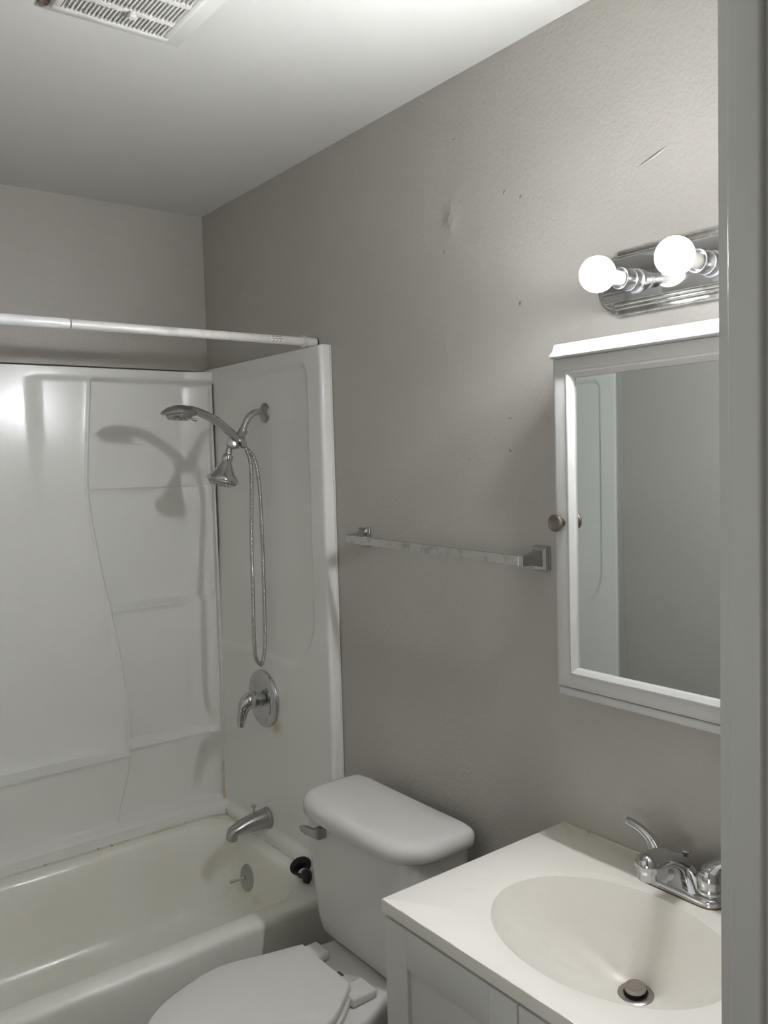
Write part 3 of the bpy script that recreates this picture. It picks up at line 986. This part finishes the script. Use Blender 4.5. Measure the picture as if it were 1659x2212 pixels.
# tent-like body that swells to the middle and runs into the spout
bs = []
for y_, hz_, d0, d1 in ((-.062, .014, .008, .012), (-.052, .019, .004, .010), (-.040, .031, .0, .008), (-.026, .047, -.001, .006), (-.012, .055, -.001, .005), (0, .056, -.001, .005), (.012, .055, -.001, .005), (.026, .047, -.001, .006), (.040, .031, .0, .008), (.052, .019, .004, .010), (.062, .014, .008, .012)):
    x0_, x1_ = fx0 + d0, fx1 - d1
    xm = (x0_ + x1_) / 2 + .004
    bs.append([(x0_, .845 + y_, ZV + .004), (x0_ + .003, .845 + y_, ZV + .012), (xm - .012, .845 + y_, ZV + hz_ * .88), (xm, .845 + y_, ZV + hz_), (xm + .010, .845 + y_, ZV + hz_ * .9), (x1_ - .002, .845 + y_, ZV + .012), (x1_, .845 + y_, ZV + .004)])
MB().loft(bs).build('center_body', M_chrome, fa, angle=75)
spt = MB().tube([(1.302, .845, ZV + .036), (1.284, .845, ZV + .050), (1.262, .845, ZV + .063), (1.236, .845, ZV + .0735), (1.212, .845, ZV + .0775), (1.190, .845, ZV + .0755)],
                [.0190, .0190, .0190, .0200, .0212, .0204], 22, 6, flat=((0, 0, 1), .80))
spt.lathe([(.0205 * math.sin(math.radians(a_)), .0205 * math.cos(math.radians(a_))) for a_ in range(0, 115, 8)] + [(.0178, -.011)], (1.1890, .845, ZV + .0770), (0, 0, 1), 28)
spt = spt.build('spout', M_chrome, fa, angle=60)
MB().lathe([(.0166, 0), (.0166, .015), (.0150, .017), (.0140, .017), (.0135, .012), (0, .012)], (1.1890, .845, ZV + .0690), (0, 0, -1), 28).build('aerator', M_chrome, spt)
for sg in (1, -1):
    yh = .845 + sg * .0515
    hx = 1.293
    hm = MB().lathe([(.0235, .012), (.0240, .016), (.0238, .022), (.0225, .0245), (.0222, .027), (.0225, .030), (.0205, .044), (.0165, .054), (.0110, .060), (.0, .0625)], (hx, yh, ZV), (0, 0, 1), 32)
    hm.tube([(hx, yh - sg * .004, ZV + .036), (hx, yh + sg * .004, ZV + .052), (hx + .001, yh + sg * .016, ZV + .067), (hx + .001, yh + sg * .034, ZV + .0775), (hx + .001, yh + sg * .053, ZV + .083), (hx + .001, yh + sg * .066, ZV + .085)],
            [.017, .0145, .0100, .0088, .0088, .0080], 18, 6)
    hm.build('handle', M_chrome, fa, angle=50)
MB().lathe([(.0030, 0), (.0030, .043), (.0045, .046), (.0085, .0485), (.0095, .051), (.0085, .0535), (0, .054)], (1.3035, .845, ZV + .015), (0, 0, 1), 20).build('lift_rod', M_chrome, fa)

# ------------------------------------------------------------------ toilet
TY = 1.615
to = thing('toilet', (1.0, TY, 0), 'white two piece toilet with closed lid between tub and vanity', 'toilet')


def plan(pts, n=72):
    """closed smooth outline through plan points (x, y)"""
    P_ = [Vector((a, b, 0)) for a, b in pts]
    m = len(P_)
    raw = []
    for i in range(m):
        p0, p1, p2, p3 = P_[i - 1], P_[i], P_[(i + 1) % m], P_[(i + 2) % m]
        for k in range(12):
            t = k / 12
            raw.append(.5 * ((2 * p1) + (p2 - p0) * t + (2 * p0 - 5 * p1 + 4 * p2 - p3) * t * t + (3 * p1 - p0 - 3 * p2 + p3) * t ** 3))
    per = [0]
    for i in range(len(raw)):
        per.append(per[-1] + (raw[(i + 1) % len(raw)] - raw[i]).length)
    out = []
    for k in range(n):
        s = per[-1] * k / n
        for i in range(len(raw)):
            if per[i + 1] >= s:
                t = (s - per[i]) / max(per[i + 1] - per[i], 1e-9)
                q = raw[i] + (raw[(i + 1) % len(raw)] - raw[i]) * t
                out.append((q.x, q.y))
                break
    return out


bowl_pl = plan([(1.325, TY - .105), (1.20, TY - .125), (1.10, TY - .140), (1.03, TY - .172), (.93, TY - .19), (.80, TY - .185), (.66, TY - .13), (.585, TY), (.66, TY + .13), (.80, TY + .185), (.93, TY + .19), (1.03, TY + .172), (1.10, TY + .140), (1.20, TY + .125), (1.325, TY + .105)])


def scaled(pl, sx_, sy_, cx_, z_, dx=0):
    return [(cx_ + (x - cx_) * sx_ + dx, TY + (y - TY) * sy_, z_) for x, y in pl]


bl = [scaled(bowl_pl, .62, .60, 1.12, 0.0), scaled(bowl_pl, .62, .60, 1.12, .02), scaled(bowl_pl, .58, .52, 1.12, .10), scaled(bowl_pl, .66, .60, 1.12, .18), scaled(bowl_pl, .86, .80, 1.12, .26),
      scaled(bowl_pl, .96, .93, 1.12, .305), scaled(bowl_pl, .99, .985, 1.12, .335), scaled(bowl_pl, 1.0, 1.0, 1.12, .350), scaled(bowl_pl, .995, .985, 1.12, .360), scaled(bowl_pl, .975, .93, 1.12, .364)]
MB().loft(bl).build('bowl', M_porc, to, angle=60)
# tank
tk = []
for zz, xf, hw, r in ((.366, 1.146, .165, .05), (.370, 1.134, .176, .05), (.385, 1.124, .190, .045), (.42, 1.120, .197, .042), (.50, 1.116, .205, .040), (.60, 1.113, .211, .038), (.700, 1.110, .216, .036)):
    tk.append([(x, y, zz) for x, y in rrect(xf, 1.312, TY - hw, TY + hw, r, 8, 8)])
MB().loft(tk).build('tank', M_porc, to, angle=60)
_half = [(1.290, 1.855), (1.21, 1.859), (1.165, 1.855), (1.130, 1.842), (1.105, 1.816), (1.090, 1.780), (1.084, 1.735), (1.082, 1.68), (1.082, 1.619)]
lid_pts = [(1.313, 1.42), (1.314, 1.52), (1.314, 1.619), (1.314, 1.72), (1.313, 1.82)] + _half + [(x, 3.238 - y) for x, y in _half[-2::-1]]


def inset(pl, d):
    c_ = (sum(p[0] for p in pl) / len(pl), sum(p[1] for p in pl) / len(pl))
    out = []
    n_ = len(pl)
    for i in range(n_):
        a_, b_ = Vector((*pl[i - 1], 0)), Vector((*pl[(i + 1) % n_], 0))
        t_ = (b_ - a_).normalized()
        nn = Vector((-t_.y, t_.x, 0))
        p_ = Vector((*pl[i], 0))
        if nn.dot(Vector((*c_, 0)) - p_) < 0:
            nn = -nn
        q = p_ + nn * d
        out.append((q.x, q.y))
    return out


lp = plan(lid_pts, 120)
ld = []
for ins, zz in ((.014, .6865), (.004, .6870), (0, .690), (0, .708), (.002, .715), (.006, .7215), (.012, .7260)):
    ld.append([(x, y, zz) for x, y in inset(lp, ins)])
for k_, zz in ((.955, .7290), (.89, .7308), (.6, .7322), (.3, .7328)):
    ld.append([(1.19 + (x - 1.19) * k_, 1.619 + (y - 1.619) * k_, zz) for x, y, _ in ld[6]])
MB().loft(ld).build('tank_lid', M_porc, to, angle=60)
# flush lever on the tank front, left side
ly, lz = -.036, .024
fl = MB().box((1.090, 1.757 + ly, .6200 + lz), (1.1145, 1.777 + ly, .6480 + lz), .003, 2)
secs = []
for x, y, hz_, hx_ in ((1.0925, 1.758, .0125, .005), (1.0870, 1.772, .0110, .005), (1.084, 1.786, .0095, .005), (1.082, 1.803, .0105, .0048), (1.0800, 1.818, .0080, .004), (1.0800, 1.829, .0025, .003)):
    zc = .634 + lz
    secs.append([(x - hx_, y + ly, zc - hz_), (x + hx_, y + ly, zc - hz_), (x + hx_, y + ly, zc + hz_), (x - hx_, y + ly, zc + hz_)])
fl.loft(secs)
fl.build('flush_lever', M_satin, to, angle=25)
# seat and lid
lid_pl = [(1.0295, 1.5165), (1.030, 1.5195), (1.030, 1.580), (1.030, 1.650), (1.030, 1.7125), (1.0285, 1.7165), (.985, 1.728), (.936, 1.740), (.885, 1.755), (.842, 1.764), (.795, 1.762), (.751, 1.750), (.706, 1.734), (.667, 1.716), (.635, 1.692), (.610, 1.662), (.595, 1.622), (.597, 1.575), (.617, 1.528), (.655, 1.484), (.705, 1.452), (.76, 1.430), (.82, 1.421), (.87, 1.422), (.911, 1.430), (.956, 1.455), (1.0, 1.490), (1.022, 1.510)]
lid_o = plan(lid_pl, 110)
lcx, lcy = .82, 1.59


def off_in(pl, d):
    out = []
    for x, y in pl:
        v = Vector((lcx - x, lcy - y))
        l_ = v.length
        out.append((x + v.x / l_ * d, y + v.y / l_ * d))
    return out


def ringz(pl, zz):
    return [(x, y, zz) for x, y in pl]


seat_lid = MB().loft([ringz(off_in(lid_o, .006), .3855), ringz(off_in(lid_o, .001), .3865), ringz(lid_o, .390), ringz(lid_o, .4035), ringz(off_in(lid_o, .0025), .4070), ringz(off_in(lid_o, .006), .4085), ringz(off_in(lid_o, .034), .4088), ringz(off_in(lid_o, .040), .4100), ringz(off_in(lid_o, .09), .4115), ringz(off_in(lid_o, .14), .412)])
seat_lid.build('lid', M_seat, to, angle=60)
inner = off_in(lid_o, .055)
MB().loft([ringz(off_in(lid_o, -.004), .3655), ringz(off_in(lid_o, -.006), .372), ringz(off_in(lid_o, -.004), .381), ringz(off_in(lid_o, .006), .3835), ringz(off_in(lid_o, .05), .3835), ringz(inner, .378), ringz(inner, .3655), ringz(off_in(lid_o, -.004), .3655)], False, False).build('seat', M_seat, to, angle=60)
for ya, yb in ((1.487, 1.549), (1.679, 1.738)):
    MB().box((1.015, ya, .364), (1.083, yb, .386), .006, 3).build('hinge_cover', M_seat, to)
MB().box((1.060, 1.604, .3640), (1.073, 1.624, .3646)).build('warning_label', M_ink, to, smooth=False)
